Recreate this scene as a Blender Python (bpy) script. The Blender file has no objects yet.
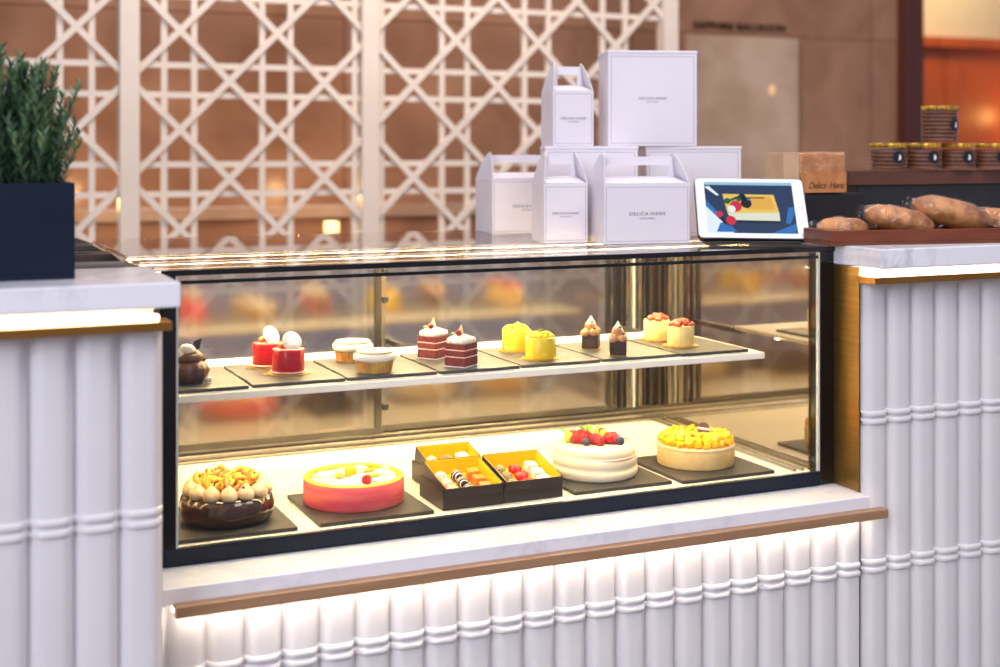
import bpy, bmesh, math, random
from mathutils import Vector, Matrix, noise
random.seed(7)
PI = math.pi
sc = bpy.context.scene
COL = sc.collection

# ------------------------------------------------------------------ helpers
def lin(c):
    return tuple(((x/12.92) if x <= 0.04045 else ((x+0.055)/1.055)**2.4) for x in c)
def rgb(r, g, b):
    return lin((r/255, g/255, b/255)) + (1.0,)

class MB:
    """collects verts and faces of one mesh"""
    def __init__(s):
        s.v = []; s.f = []; s.m = []; s.sm = []
    def add(s, vs, fs, mi=0, smooth=False):
        o = len(s.v); s.v += [tuple(p) for p in vs]
        for f in fs:
            s.f.append(tuple(i+o for i in f)); s.m.append(mi); s.sm.append(smooth)
        return s
    def box(s, x0, x1, y0, y1, z0, z1, mi=0):
        vs = [(x, y, z) for z in (z0, z1) for y in (y0, y1) for x in (x0, x1)]
        return s.add(vs, [(0,2,3,1),(4,5,7,6),(0,1,5,4),(2,6,7,3),(0,4,6,2),(1,3,7,5)], mi)
    def bbox(s, x0, x1, y0, y1, z0, z1, b=0.002, mi=0):
        bm = bmesh.new()
        bmesh.ops.create_cube(bm, size=1)
        for v in bm.verts:
            v.co = Vector(((x0+x1)/2+v.co.x*(x1-x0), (y0+y1)/2+v.co.y*(y1-y0), (z0+z1)/2+v.co.z*(z1-z0)))
        bmesh.ops.bevel(bm, geom=bm.edges[:], offset=b, segments=2, profile=0.5, affect='EDGES')
        bm.verts.index_update()
        s.add([v.co[:] for v in bm.verts], [[v.index for v in f.verts] for f in bm.faces], mi)
        bm.free(); return s
    def prism(s, poly, z0, z1, mi=0):
        n = len(poly)
        vs = [(x, y, z0) for x, y in poly] + [(x, y, z1) for x, y in poly]
        fs = [tuple(range(n))[::-1], tuple(range(n, 2*n))] + [(i, (i+1) % n, n+(i+1) % n, n+i) for i in range(n)]
        return s.add(vs, fs, mi)
    def slab(s, pts3, d, mi=0):
        """extrude a planar 3D polygon by vector d"""
        n = len(pts3); d = Vector(d)
        vs = [Vector(p) for p in pts3]; vs = vs + [p+d for p in vs]
        fs = [tuple(range(n))[::-1], tuple(range(n, 2*n))] + [(i, (i+1) % n, n+(i+1) % n, n+i) for i in range(n)]
        return s.add(vs, fs, mi)
    def lathe(s, prof, n=48, c=(0,0,0), fn=None, mi=0, smooth=True, ring=False):
        """prof: list of (r, z); closes at r=0 ends"""
        vs = []; fs = []
        for r, z in prof:
            for k in range(n):
                a = 2*PI*k/n
                rr, zz = (r, z) if fn is None else fn(r, z, a)
                vs.append((c[0]+rr*math.cos(a), c[1]+rr*math.sin(a), c[2]+zz))
        for i in range(len(prof)-1):
            for k in range(n):
                k2 = (k+1) % n
                fs.append((i*n+k, i*n+k2, (i+1)*n+k2, (i+1)*n+k))
        L = (len(prof)-1)*n
        if ring:
            for k in range(n): fs.append((L+k, L+(k+1) % n, (k+1) % n, k))
        else:
            fs.append(tuple(range(n))[::-1]); fs.append(tuple(range(L, L+n)))
        return s.add(vs, fs, mi, smooth)
    def ball(s, c, r, sx=1, sy=1, sz=1, rot=None, jit=0.0, sub=2, mi=0, freq=60):
        bm = bmesh.new(); bmesh.ops.create_icosphere(bm, subdivisions=sub, radius=1)
        M = rot.to_matrix() if rot is not None else Matrix.Identity(3)
        vs = []
        for v in bm.verts:
            p = Vector((v.co.x*sx*r, v.co.y*sy*r, v.co.z*sz*r))
            if jit: p *= 1+jit*noise.noise(p*freq+Vector(c)*31)
            vs.append(M @ p + Vector(c))
        bm.verts.index_update()
        s.add(vs, [[v.index for v in f.verts] for f in bm.faces], mi, True); bm.free(); return s
    def tube(s, pts, r, n=8, mi=0, taper=None):
        P = [Vector(p) for p in pts]; rings = []
        for i, p in enumerate(P):
            t = (P[min(i+1, len(P)-1)]-P[max(i-1, 0)]).normalized()
            a = t.cross(Vector((0,0,1)))
            if a.length < 1e-3: a = t.cross(Vector((0,1,0)))
            a.normalize(); b = t.cross(a)
            rr = r if taper is None else r*taper(i/(len(P)-1))
            rings.append([p+(a*math.cos(2*PI*k/n)+b*math.sin(2*PI*k/n))*rr for k in range(n)])
        vs = [q for rg in rings for q in rg]; fs = []
        for i in range(len(P)-1):
            for k in range(n):
                k2 = (k+1) % n; fs.append((i*n+k, i*n+k2, (i+1)*n+k2, (i+1)*n+k))
        fs.append(tuple(range(n))[::-1]); L = (len(P)-1)*n; fs.append(tuple(range(L, L+n)))
        return s.add(vs, fs, mi, True)
    def xform(s, M):
        s.v = [tuple(M @ Vector(p)) for p in s.v]; return s
    def build(s, name, mats, parent=None, loc=(0,0,0), rz=0.0):
        me = bpy.data.meshes.new(name); me.from_pydata(s.v, [], s.f)
        if not isinstance(mats, (list, tuple)): mats = [mats]
        for m in mats: me.materials.append(m)
        me.polygons.foreach_set('material_index', s.m); me.polygons.foreach_set('use_smooth', s.sm)
        bm = bmesh.new(); bm.from_mesh(me); bmesh.ops.recalc_face_normals(bm, faces=bm.faces[:]); bm.to_mesh(me); bm.free()
        me.update()
        o = bpy.data.objects.new(name, me); COL.objects.link(o); o.location = loc; o.rotation_euler = (0,0,rz)
        if parent is not None: o.parent = parent
        return o

def tag(o, label, cat, group=None, kind=None):
    o['label'] = label; o['category'] = cat
    if group: o['group'] = group
    if kind: o['kind'] = kind
    return o
def thing(name, label, cat, loc=(0,0,0), rz=0.0, group=None, rot=None):
    o = bpy.data.objects.new(name, None); COL.objects.link(o); o.empty_display_size = .02
    o.location = loc; o.rotation_euler = rot or (0,0,rz)
    return tag(o, label, cat, group)
def struct(o):
    o['kind'] = 'structure'; return o
def dup(root, loc, rz=None, label=None, group=None):
    r = root.copy(); COL.objects.link(r); r.location = loc
    if rz is not None: r.rotation_euler = (0,0,rz)
    if label: r['label'] = label
    if group: r['group'] = group
    for ch in list(root.children):
        c = ch.copy(); COL.objects.link(c); c.parent = r
        for g in list(ch.children):
            d = g.copy(); COL.objects.link(d); d.parent = c
    return r
def text_mesh(txt, size, name, mat, parent, M, spacing=1.0, shear=0.0, depth=0.0002):
    cu = bpy.data.curves.new('lettering', 'FONT'); cu.body = txt; cu.size = size; cu.align_x = 'CENTER'; cu.align_y = 'CENTER'
    cu.space_character = spacing; cu.shear = shear; cu.extrude = depth
    t = bpy.data.objects.new('tmp', cu); COL.objects.link(t)
    dg = bpy.context.evaluated_depsgraph_get(); dg.update()
    me = bpy.data.meshes.new_from_object(t.evaluated_get(dg))
    bpy.data.objects.remove(t); bpy.data.curves.remove(cu)
    me.transform(M); me.materials.clear(); me.materials.append(mat); me.name = name
    o = bpy.data.objects.new(name, me); COL.objects.link(o); o.parent = parent
    return o
# text lies in XY; this stands it up facing -Y
def stand(x, y, z): return Matrix.Translation((x, y, z)) @ Matrix.Rotation(PI/2, 4, 'X')

# ------------------------------------------------------------------ materials
def newmat(name):
    m = bpy.data.materials.new(name); m.use_nodes = True
    nt = m.node_tree; b = nt.nodes['Principled BSDF']
    return m, nt, b
def N(nt, t, **kw):
    n = nt.nodes.new(t)
    for k, v in kw.items(): setattr(n, k, v)
    return n
def mat(name, c1, c2=None, rough=.5, metal=0., scale=20., detail=4., bump=0., bscale=None, stretch=None, coat=0., sss=0., lo=.35, hi=.65, spec=.5, trans=0.):
    """plain or two-tone noise material in object space"""
    m, nt, b = newmat(name)
    b.inputs['Roughness'].default_value = rough; b.inputs['Metallic'].default_value = metal
    b.inputs['Coat Weight'].default_value = coat; b.inputs['Specular IOR Level'].default_value = spec
    b.inputs['Coat Roughness'].default_value = .06
    if sss:
        b.inputs['Subsurface Weight'].default_value = sss; b.inputs['Subsurface Radius'].default_value = (.006,.004,.003)
    if c2 is None: c2 = tuple(min(1, x*.9) for x in c1[:3]) + (1.,)
    tc = N(nt, 'ShaderNodeTexCoord'); mp = N(nt, 'ShaderNodeMapping')
    nt.links.new(tc.outputs['Object'], mp.inputs[0])
    if stretch: mp.inputs['Scale'].default_value = stretch
    nz = N(nt, 'ShaderNodeTexNoise'); nz.inputs['Scale'].default_value = scale; nz.inputs['Detail'].default_value = detail
    nt.links.new(mp.outputs[0], nz.inputs['Vector'])
    cr = N(nt, 'ShaderNodeValToRGB'); cr.color_ramp.elements[0].position = lo; cr.color_ramp.elements[1].position = hi
    cr.color_ramp.elements[0].color = c1; cr.color_ramp.elements[1].color = c2
    nt.links.new(nz.outputs['Fac'], cr.inputs[0]); nt.links.new(cr.outputs[0], b.inputs['Base Color'])
    if bump:
        n2 = N(nt, 'ShaderNodeTexNoise'); n2.inputs['Scale'].default_value = bscale or scale*2; n2.inputs['Detail'].default_value = 3
        nt.links.new(mp.outputs[0], n2.inputs['Vector'])
        bp = N(nt, 'ShaderNodeBump'); bp.inputs['Strength'].default_value = bump; bp.inputs['Distance'].default_value = .002
        nt.links.new(n2.outputs['Fac'], bp.inputs['Height']); nt.links.new(bp.outputs[0], b.inputs['Normal'])
    return m
def emit(name, c, s):
    m, nt, b = newmat(name)
    b.inputs['Base Color'].default_value = (.8,.8,.8,1); b.inputs['Emission Color'].default_value = c; b.inputs['Emission Strength'].default_value = s
    return m
def glass(name, tint=(1,1,1,1), refl=None, rough=0.0, gcol=(1,1,1,1), boost=1.0, bump=0.):
    """clear pane: fresnel (or fixed) share of mirror over a straight-through tint"""
    m, nt, b = newmat(name); nt.nodes.remove(b)
    out = nt.nodes['Material Output']
    t = N(nt, 'ShaderNodeBsdfTransparent'); t.inputs[0].default_value = tint
    g = N(nt, 'ShaderNodeBsdfGlossy'); g.inputs['Roughness'].default_value = rough; g.inputs['Color'].default_value = gcol
    mx = N(nt, 'ShaderNodeMixShader')
    if bump:
        tc = N(nt, 'ShaderNodeTexCoord'); nz = N(nt, 'ShaderNodeTexNoise'); nz.inputs['Scale'].default_value = 55; nz.inputs['Distortion'].default_value = 1.5
        bp = N(nt, 'ShaderNodeBump'); bp.inputs['Strength'].default_value = bump; bp.inputs['Distance'].default_value = .01
        nt.links.new(tc.outputs['Object'], nz.inputs['Vector']); nt.links.new(nz.outputs['Fac'], bp.inputs['Height']); nt.links.new(bp.outputs[0], g.inputs['Normal'])
    fr = N(nt, 'ShaderNodeFresnel'); fr.inputs['IOR'].default_value = 1.5
    geo = N(nt, 'ShaderNodeNewGeometry')
    ma = N(nt, 'ShaderNodeMath', operation='MULTIPLY_ADD'); ma.inputs[1].default_value = boost; ma.inputs[2].default_value = refl or 0.0
    ma.use_clamp = True
    # the fresnel of a thin pane: treat both faces as entering
    sw = N(nt, 'ShaderNodeMix', data_type='FLOAT')
    sw.inputs['A'].default_value = 1.5; sw.inputs['B'].default_value = 1/1.5
    nt.links.new(geo.outputs['Backfacing'], sw.inputs['Factor']); nt.links.new(sw.outputs['Result'], fr.inputs['IOR'])
    nt.links.new(fr.outputs[0], ma.inputs[0]); nt.links.new(ma.outputs[0], mx.inputs[0])
    nt.links.new(t.outputs[0], mx.inputs[1]); nt.links.new(g.outputs[0], mx.inputs[2]); nt.links.new(mx.outputs[0], out.inputs[0])
    return m
def marble(name, base, vein, scale=6., rough=.25):
    m, nt, b = newmat(name)
    b.inputs['Roughness'].default_value = rough
    tc = N(nt, 'ShaderNodeTexCoord')
    n1 = N(nt, 'ShaderNodeTexNoise'); n1.inputs['Scale'].default_value = scale; n1.inputs['Detail'].default_value = 8; n1.inputs['Distortion'].default_value = 1.2
    nt.links.new(tc.outputs['Object'], n1.inputs['Vector'])
    cr = N(nt, 'ShaderNodeValToRGB'); e = cr.color_ramp.elements
    e[0].position = .44; e[0].color = base; e[1].position = .56; e[1].color = base
    k = e.new(.5); k.color = vein
    nt.links.new(n1.outputs['Fac'], cr.inputs[0])
    n2 = N(nt, 'ShaderNodeTexNoise'); n2.inputs['Scale'].default_value = scale*.6; n2.inputs['Detail'].default_value = 5
    nt.links.new(tc.outputs['Object'], n2.inputs['Vector'])
    mx = N(nt, 'ShaderNodeMix', data_type='RGBA'); mx.inputs[6].default_value = base
    r2 = N(nt, 'ShaderNodeMapRange'); r2.inputs[1].default_value = .45; r2.inputs[2].default_value = .7
    nt.links.new(n2.outputs['Fac'], r2.inputs[0]); nt.links.new(r2.outputs[0], mx.inputs[0]); nt.links.new(cr.outputs[0], mx.inputs[7])
    nt.links.new(mx.outputs[2], b.inputs['Base Color'])
    return m
def stonewall(name, c1, c2, joint, bw=1.2, bh=.62, rough=.28, off=(0,0)):
    """polished brown marble in large tiles with fine dark joints (XZ plane)"""
    m, nt, b = newmat(name); b.inputs['Roughness'].default_value = rough; b.inputs['Specular IOR Level'].default_value = .35
    tc = N(nt, 'ShaderNodeTexCoord'); sp = N(nt, 'ShaderNodeSeparateXYZ'); cb = N(nt, 'ShaderNodeCombineXYZ')
    nt.links.new(tc.outputs['Object'], sp.inputs[0])
    for i, (k, o) in enumerate((('X', off[0]), ('Z', off[1]))):
        a = N(nt, 'ShaderNodeMath', operation='ADD'); a.inputs[1].default_value = o
        nt.links.new(sp.outputs[k], a.inputs[0]); nt.links.new(a.outputs[0], cb.inputs[i])
    br = N(nt, 'ShaderNodeTexBrick'); br.inputs['Scale'].default_value = 1; br.inputs['Brick Width'].default_value = bw; br.inputs['Row Height'].default_value = bh
    br.inputs['Mortar Size'].default_value = .004; br.offset = 0.0
    br.inputs['Color1'].default_value = (1,1,1,1); br.inputs['Color2'].default_value = (.86,.84,.82,1); br.inputs['Mortar'].default_value = (.55,.5,.45,1)
    nt.links.new(cb.outputs[0], br.inputs['Vector'])
    n1 = N(nt, 'ShaderNodeTexNoise'); n1.inputs['Scale'].default_value = 3.; n1.inputs['Detail'].default_value = 8; n1.inputs['Distortion'].default_value = .8
    nt.links.new(tc.outputs['Object'], n1.inputs['Vector'])
    cr = N(nt, 'ShaderNodeValToRGB'); cr.color_ramp.elements[0].position = .3; cr.color_ramp.elements[1].position = .7
    cr.color_ramp.elements[0].color = c1; cr.color_ramp.elements[1].color = c2
    nt.links.new(n1.outputs['Fac'], cr.inputs[0])
    mx = N(nt, 'ShaderNodeMix', data_type='RGBA', blend_type='MULTIPLY'); mx.inputs[0].default_value = 1
    nt.links.new(cr.outputs[0], mx.inputs[6]); nt.links.new(br.outputs['Color'], mx.inputs[7]); nt.links.new(mx.outputs[2], b.inputs['Base Color'])
    return m
def wood(name, c1, c2, stretch=(2, 30, 30), rough=.4, scale=3.):
    return mat(name, c1, c2, rough=rough, scale=scale, detail=6, stretch=stretch, lo=.3, hi=.7)

M = {}
M['flute'] = mat('white_lacquer', rgb(228,225,226), rgb(222,219,221), rough=.38, scale=4)
M['marble'] = marble('white_marble', rgb(234,234,240), rgb(200,202,212), 7, .2)
M['gold'] = mat('brushed_gold', rgb(176,138,78), rgb(160,122,64), rough=.34, metal=.9, scale=6, stretch=(1,1,40))
M['palegold'] = mat('pale_gold_lining', rgb(206,176,112), rgb(196,164,100), rough=.4, metal=.3, scale=6)
M['goldtrim'] = mat('gold_trim', rgb(190,138,74), rgb(176,124,62), rough=.32, metal=1., scale=8)
M['bronze'] = mat('bronze_trim', rgb(178,138,104), rgb(164,126,94), rough=.4, metal=.15, scale=6, stretch=(1,20,20))
M['black'] = mat('black_gloss', rgb(12,13,15), rgb(16,17,20), rough=.12, scale=5)
M['navyframe'] = mat('dark_frame', rgb(14,24,38), rgb(16,28,44), rough=.3, scale=5, spec=.25)
M['matblack'] = mat('black_satin', rgb(22,23,26), rgb(28,29,32), rough=.45, scale=30)
M['steel'] = mat('brushed_steel', rgb(186,180,168), rgb(168,162,150), rough=.25, metal=1., scale=8, stretch=(1,1,30))
M['darksteel'] = mat('dark_steel', rgb(96,92,86), rgb(80,76,70), rough=.3, metal=1., scale=8)
M['deck'] = mat('cream_deck', rgb(244,238,224), rgb(240,233,217), rough=.35, scale=6)
M['shelf'] = mat('cream_shelf', rgb(246,240,226), rgb(242,235,220), rough=.3, scale=6)
M['glass_front'] = glass('clear_glass', (.985,.99,.988,1), boost=.45)
M['glass_top'] = glass('smoked_glass', (.82,.81,.80,1), boost=1.0, gcol=(.95,.93,.92,1))
M['glass_side'] = glass('mirror_side_glass', (.70,.65,.54,1), refl=.46, gcol=(1,.95,.84,1))
M['glass_door'] = glass('sliding_glass', (.82,.78,.70,1), refl=.34, rough=.13, gcol=(1,.97,.92,1))
M['film'] = glass('clear_film', (.98,.98,.98,1), boost=.7, rough=.06)
M['wrap'] = glass('crinkled_wrap', (.98,.98,.98,1), boost=.8, refl=.03, rough=.08, bump=.9)
M['acetate'] = glass('acetate', (.98,.98,.95,1), boost=.35, rough=.1)
M['frit'] = mat('black_glass_edge', rgb(14,15,17), rough=.1)
M['edge'] = mat('pale_glass_edge', rgb(190,196,192), rough=.2)
M['led'] = emit('warm_led', (1,.76,.38,1), 85)
M['ledline'] = emit('led_line', (1,.86,.58,1), 7)
M['ledshelf'] = emit('shelf_led', (1,.77,.40,1), 62)
M['ledcool'] = emit('ledge_led', (1,.88,.74,1), 20)
M['ledgold'] = emit('counter_led', (1,.78,.50,1), 10)
M['paper'] = mat('white_card', rgb(226,221,228), rgb(222,217,225), rough=.55, scale=10)
M['ink'] = mat('grey_ink', rgb(84,80,92), rough=.6)
M['line'] = mat('border_ink', rgb(146,144,168), rough=.6)
M['slate'] = mat('slate', rgb(50,50,52), rgb(74,73,71), rough=.42, scale=30, detail=6, bump=.35, bscale=90)
M['slatedark'] = mat('slate_dark', rgb(38,37,39), rgb(54,52,51), rough=.45, scale=30, detail=6, bump=.35, bscale=90)
M['lattice'] = mat('cream_lacquer', rgb(216,203,190), rgb(210,196,182), rough=.5, scale=4)
M['floor'] = mat('beige_stone_floor', rgb(150,138,126), rgb(134,122,110), rough=.3, scale=3)
M['wall'] = stonewall('brown_marble', rgb(188,142,112), rgb(152,110,84), rgb(80,60,45), 1.25, .66, .2, (.1,.12))
M['slab'] = mat('pale_brown_marble', rgb(204,174,150), rgb(184,152,126), rough=.16, scale=5, detail=8)
M['column'] = wood('dark_column', rgb(92,44,30), rgb(78,36,26), (30,30,2), .35)
M['redwood'] = wood('red_wood', rgb(188,88,26), rgb(160,66,16), (14,14,1.2), .35)
M['cream'] = mat('cream_plaster', rgb(226,206,168), rgb(220,198,158), rough=.7, scale=3)
M['brownwood'] = wood('walnut', rgb(98,58,40), rgb(78,44,30), (3,24,24), .4)
M['traywood'] = wood('mahogany', rgb(122,62,36), rgb(98,46,26), (3,24,24), .35)
M['navy'] = mat('navy_planter', rgb(18,30,50), rgb(15,26,44), rough=.55, scale=6, spec=.2)
M['leaf'] = mat('rosemary_green', rgb(84,124,92), rgb(46,80,60), rough=.5, scale=20)
M['leaf2'] = mat('rosemary_light', rgb(124,156,104), rgb(90,130,86), rough=.5, scale=20)
M['stem'] = mat('stem_brown', rgb(92,92,56), rgb(70,60,40), rough=.7)
M['soil'] = mat('soil', rgb(50,38,28), rgb(30,22,16), rough=.9, scale=80)
M['choco'] = mat('dark_chocolate', rgb(62,34,22), rgb(48,26,17), rough=.12, scale=12, coat=.6)
M['chocmatte'] = mat('milk_chocolate', rgb(118,74,50), rgb(92,54,36), rough=.4, scale=40, bump=.5)
M['darkcake'] = mat('chocolate_sponge', rgb(66,42,32), rgb(48,30,24), rough=.7, scale=120, bump=.4)
M['cream_w'] = mat('whipped_cream', rgb(246,238,222), rgb(238,226,200), rough=.5, scale=20, sss=.1)
M['cakecream'] = mat('buttercream', rgb(242,228,198), rgb(236,214,176), rough=.5, scale=14, sss=.05)
M['cream_t'] = mat('toasted_cream', rgb(244,222,184), rgb(226,190,140), rough=.45, scale=60)
M['tan'] = mat('praline_cream', rgb(206,154,102), rgb(184,128,80), rough=.5, scale=80, bump=.3)
M['red'] = mat('red_glaze', rgb(206,20,30), rgb(186,14,24), rough=.22, scale=14, coat=.3)
M['pink'] = mat('pink_sponge', rgb(226,78,92), rgb(240,124,104), rough=.6, scale=9, detail=5, stretch=(1,1,9), bump=.15, lo=.38, hi=.7)
M['yellowjelly'] = mat('yellow_jelly', rgb(250,196,30), rgb(252,214,70), rough=.25, scale=20)
M['yellow'] = mat('yellow_sponge', rgb(250,218,20), rgb(246,204,8), rough=.4, scale=20)
M['mango'] = mat('mango', rgb(254,206,24), rgb(250,178,8), rough=.22, scale=50, coat=.3)
M['crumb'] = mat('yellow_crumb', rgb(252,222,40), rgb(244,186,30), rough=.5, scale=90, bump=.4)
M['beige'] = mat('beige_cream', rgb(240,206,140), rgb(230,188,116), rough=.5, scale=40, bump=.2)
M['lady'] = mat('ladyfinger', rgb(246,218,140), rgb(238,200,112), rough=.55, scale=40)
M['crust'] = mat('tart_crust', rgb(214,164,78), rgb(190,136,54), rough=.6, scale=60, bump=.4)
M['velvet'] = mat('red_velvet', rgb(126,44,40), rgb(96,28,28), rough=.75, scale=160, bump=.4)
M['pinkcream'] = mat('pink_cream', rgb(246,190,180), rgb(240,176,168), rough=.5)
M['goldcard'] = mat('gold_card', rgb(226,178,74), rgb(214,164,60), rough=.3, metal=.7)
M['pearl'] = mat('pearl_trim', rgb(250,226,214), rgb(244,214,200), rough=.3)
M['whitechoc'] = mat('white_chocolate', rgb(248,244,234), rgb(226,222,214), rough=.35, scale=60, lo=.45, hi=.55)
M['orange'] = mat('candied_orange', rgb(246,146,60), rgb(238,120,40), rough=.25, coat=.3)
M['caramel'] = mat('caramel_crisp', rgb(253,216,84), rgb(242,166,44), rough=.35, scale=50)
M['rasp'] = mat('raspberry', rgb(190,24,40), rgb(150,12,30), rough=.3, scale=120, coat=.2)
M['straw'] = mat('strawberry', rgb(222,40,34), rgb(206,24,24), rough=.25, scale=80, coat=.2)
M['blue'] = mat('blueberry', rgb(60,66,92), rgb(38,42,66), rough=.5, scale=40)
M['grape'] = mat('green_grape', rgb(176,196,70), rgb(150,174,50), rough=.25)
M['mint'] = mat('mint_leaf', rgb(120,170,60), rgb(90,140,40), rough=.45)
M['redtop'] = mat('red_berry_jelly', rgb(214,44,26), rgb(236,90,40), rough=.22, scale=80, coat=.3)
M['boxdark'] = mat('brown_black_box', rgb(44,34,32), rgb(36,28,26), rough=.45, scale=20)
M['boxyellow'] = mat('yellow_lining', rgb(253,204,20), rgb(250,194,10), rough=.5)
M['bread'] = mat('bread_crust', rgb(210,146,86), rgb(134,78,38), rough=.65, scale=30, detail=10, bump=1.0, bscale=90, lo=.42, hi=.66)
M['loaf'] = mat('loaf_side', rgb(200,138,86), rgb(176,112,64), rough=.6, scale=30, bump=.3)
M['kraft'] = mat('paper_wrap', rgb(196,160,124), rgb(184,148,112), rough=.5, scale=20)
M['cookie'] = mat('chocolate_cookie', rgb(124,74,46), rgb(86,48,30), rough=.6, scale=40, bump=.3)
M['cookiedark'] = mat('cookie_filling', rgb(44,26,20), rgb(34,20,16), rough=.6)
M['goldband'] = mat('gold_band', rgb(226,182,50), rgb(120,84,22), rough=.35, metal=.4, scale=120, stretch=(1,1,.2))
M['sticker'] = mat('black_sticker', rgb(20,26,34), rough=.3)
M['whiteink'] = mat('white_print', rgb(220,224,230), rough=.5)
M['tabwhite'] = mat('white_bezel', rgb(238,240,246), rough=.2)
M['signbrown'] = mat('dark_bronze_letters', rgb(52,30,18), rough=.5)
def emit_c(name, c, s=.85):
    m, nt, b = newmat(name); b.inputs['Base Color'].default_value = (.01,.01,.01,1); b.inputs['Roughness'].default_value = .3; b.inputs['Specular IOR Level'].default_value = .08
    b.inputs['Emission Color'].default_value = c; b.inputs['Emission Strength'].default_value = s; return m
SCREEN = [emit_c('screen_%s' % n, rgb(*c), 1.0) for n, c in (('navy', (36,58,92)), ('blue', (44,112,186)), ('white', (226,240,250)), ('cake', (236,196,96)),
          ('cakeside', (222,226,206)), ('shade', (24,36,56)), ('red', (206,44,72)), ('green', (40,98,62)), ('black', (22,24,34)), ('bar', (150,196,220)), ('toast', (228,172,76)))]

# ------------------------------------------------------------------ setting
struct(MB().box(-4, 8, -5, 6.5, -.1, 0).build('floor', M['floor']))
WY = 2.8
struct(MB().box(-4, 3.80, WY, WY+.3, 0, 3.2).build('wall_back', M['wall']))
struct(MB().bbox(2.64, 3.215, WY-.05, WY, 0, 1.850, .008).build('trim_1', M['slab']))         # raised stone slab
struct(MB().bbox(-4, 2.68, WY-.03, WY, 1.105, 1.155, .004).build('trim_2', M['slab']))       # pale stone band
struct(MB().bbox(3.80, 3.905, WY-.06, WY+.5, 0, 3.2, .004).build('trim_3', M['column']))       # dark jamb
wr = MB()
x = 3.9
while x < 9:
    wr.bbox(x, x+.58, 4.5, 4.56, 0, 2.005, .008); x += .585
struct(wr.build('wall_right', M['redwood']))
struct(MB().bbox(3.8, 9, 4.44, 4.56, 2.005, 2.07, .005).build('trim_4', M['redwood']))
struct(MB().box(3.8, 9, 4.5, 4.56, 2.07, 3.2).build('wall_upper', M['cream']))
sgn = thing('ballroom_sign', 'dark raised lettering on the brown marble wall above the stone slab', 'sign', (0,0,0))
text_mesh('SAPPHIRE', .046, 'lettering', M['signbrown'], sgn, stand(2.80, WY-.006, 1.892), 1.08, depth=.004); text_mesh('BALLROOM', .046, 'lettering', M['signbrown'], sgn, stand(3.045, WY-.006, 1.892), 1.08, depth=.004)

# lattice screen
def lattice():
    Y = 2.2; p = .1565; X0 = .262; Z0 = 1.2675     # crossing lattice: even columns cross at Z0 + 2pk, odd at Z0+p+2pk
    root = thing('lattice_screen', 'tall cream lattice screen of crossing diagonal and square bars', 'room divider', (0,Y,0))
    posts = [X0-5*p, X0, X0+5*p, 2.208]
    for px in posts:
        MB().bbox(px-.03, px+.03, -.03, .03, 0, 2.45, .003).build('post', M['lattice'], root)
    for a, b in zip(posts[:-1], posts[1:]):
        xa, xb = a+.03, b-.03; g = MB(); z0, z1 = .12, 2.4
        # verticals straddle odd columns, horizontals straddle the rows where even columns cross
        k = -7
        while k < 16:
            if k % 2:
                for o in (-.3*p, .3*p):
                    xx = X0+k*p+o
                    if xa+.004 < xx < xb-.004: g.box(xx-.0095, xx+.0095, .0, .016, z0, z1)
            k += 1
        for k in range(-8, 9, 2):
            for o in (-.3*p, .3*p):
                zz = Z0+k*p+o
                if z0 < zz < z1: g.box(xa, xb, .0008, .0152, zz-.0095, zz+.0095)
        g.box(xa, xb, -.014, .014, z1, z1+.05); g.box(xa, xb, -.014, .014, z0-.05, z0)
        # diagonals: x - X0 -+ (z - Z0) = 2pk
        w = .0102*math.sqrt(2)
        for sgnn in (1, -1):
            for k in range(-24, 25):
                # z = Z0 + sgn*(x-X0-2pk)
                cx = X0+2*p*k
                lo, hi = xa, xb
                if sgnn == 1: lo = max(lo, cx+(z0-Z0)); hi = min(hi, cx+(z1-Z0))
                else: lo = max(lo, cx-(z1-Z0)); hi = min(hi, cx-(z0-Z0))
                if hi-lo < .01: continue
                za, zb = Z0+sgnn*(lo-cx), Z0+sgnn*(hi-cx)
                yy = -.014 + (.0 if sgnn == 1 else .0006)
                g.slab([(lo, yy, za-w), (hi, yy, zb-w), (hi, yy, zb+w), (lo, yy, za+w)], (0, .014, 0))
        g.build('lattice_panel', M['lattice'], root)
lattice()
u = thing('uplight', 'small warm uplight glowing behind the middle lattice post', 'lamp', (.965, 2.36, 0))
MB().bbox(-.04, .04, -.04, .04, 0, 1.075, .006).build('pedestal', M['brownwood'], u)
MB().bbox(-.022, .022, -.022, .022, 1.0752, 1.115, .004).build('lamp_shade', emit('uplight_bulb', (1,.6,.16,1), 2.2), u)

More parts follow.
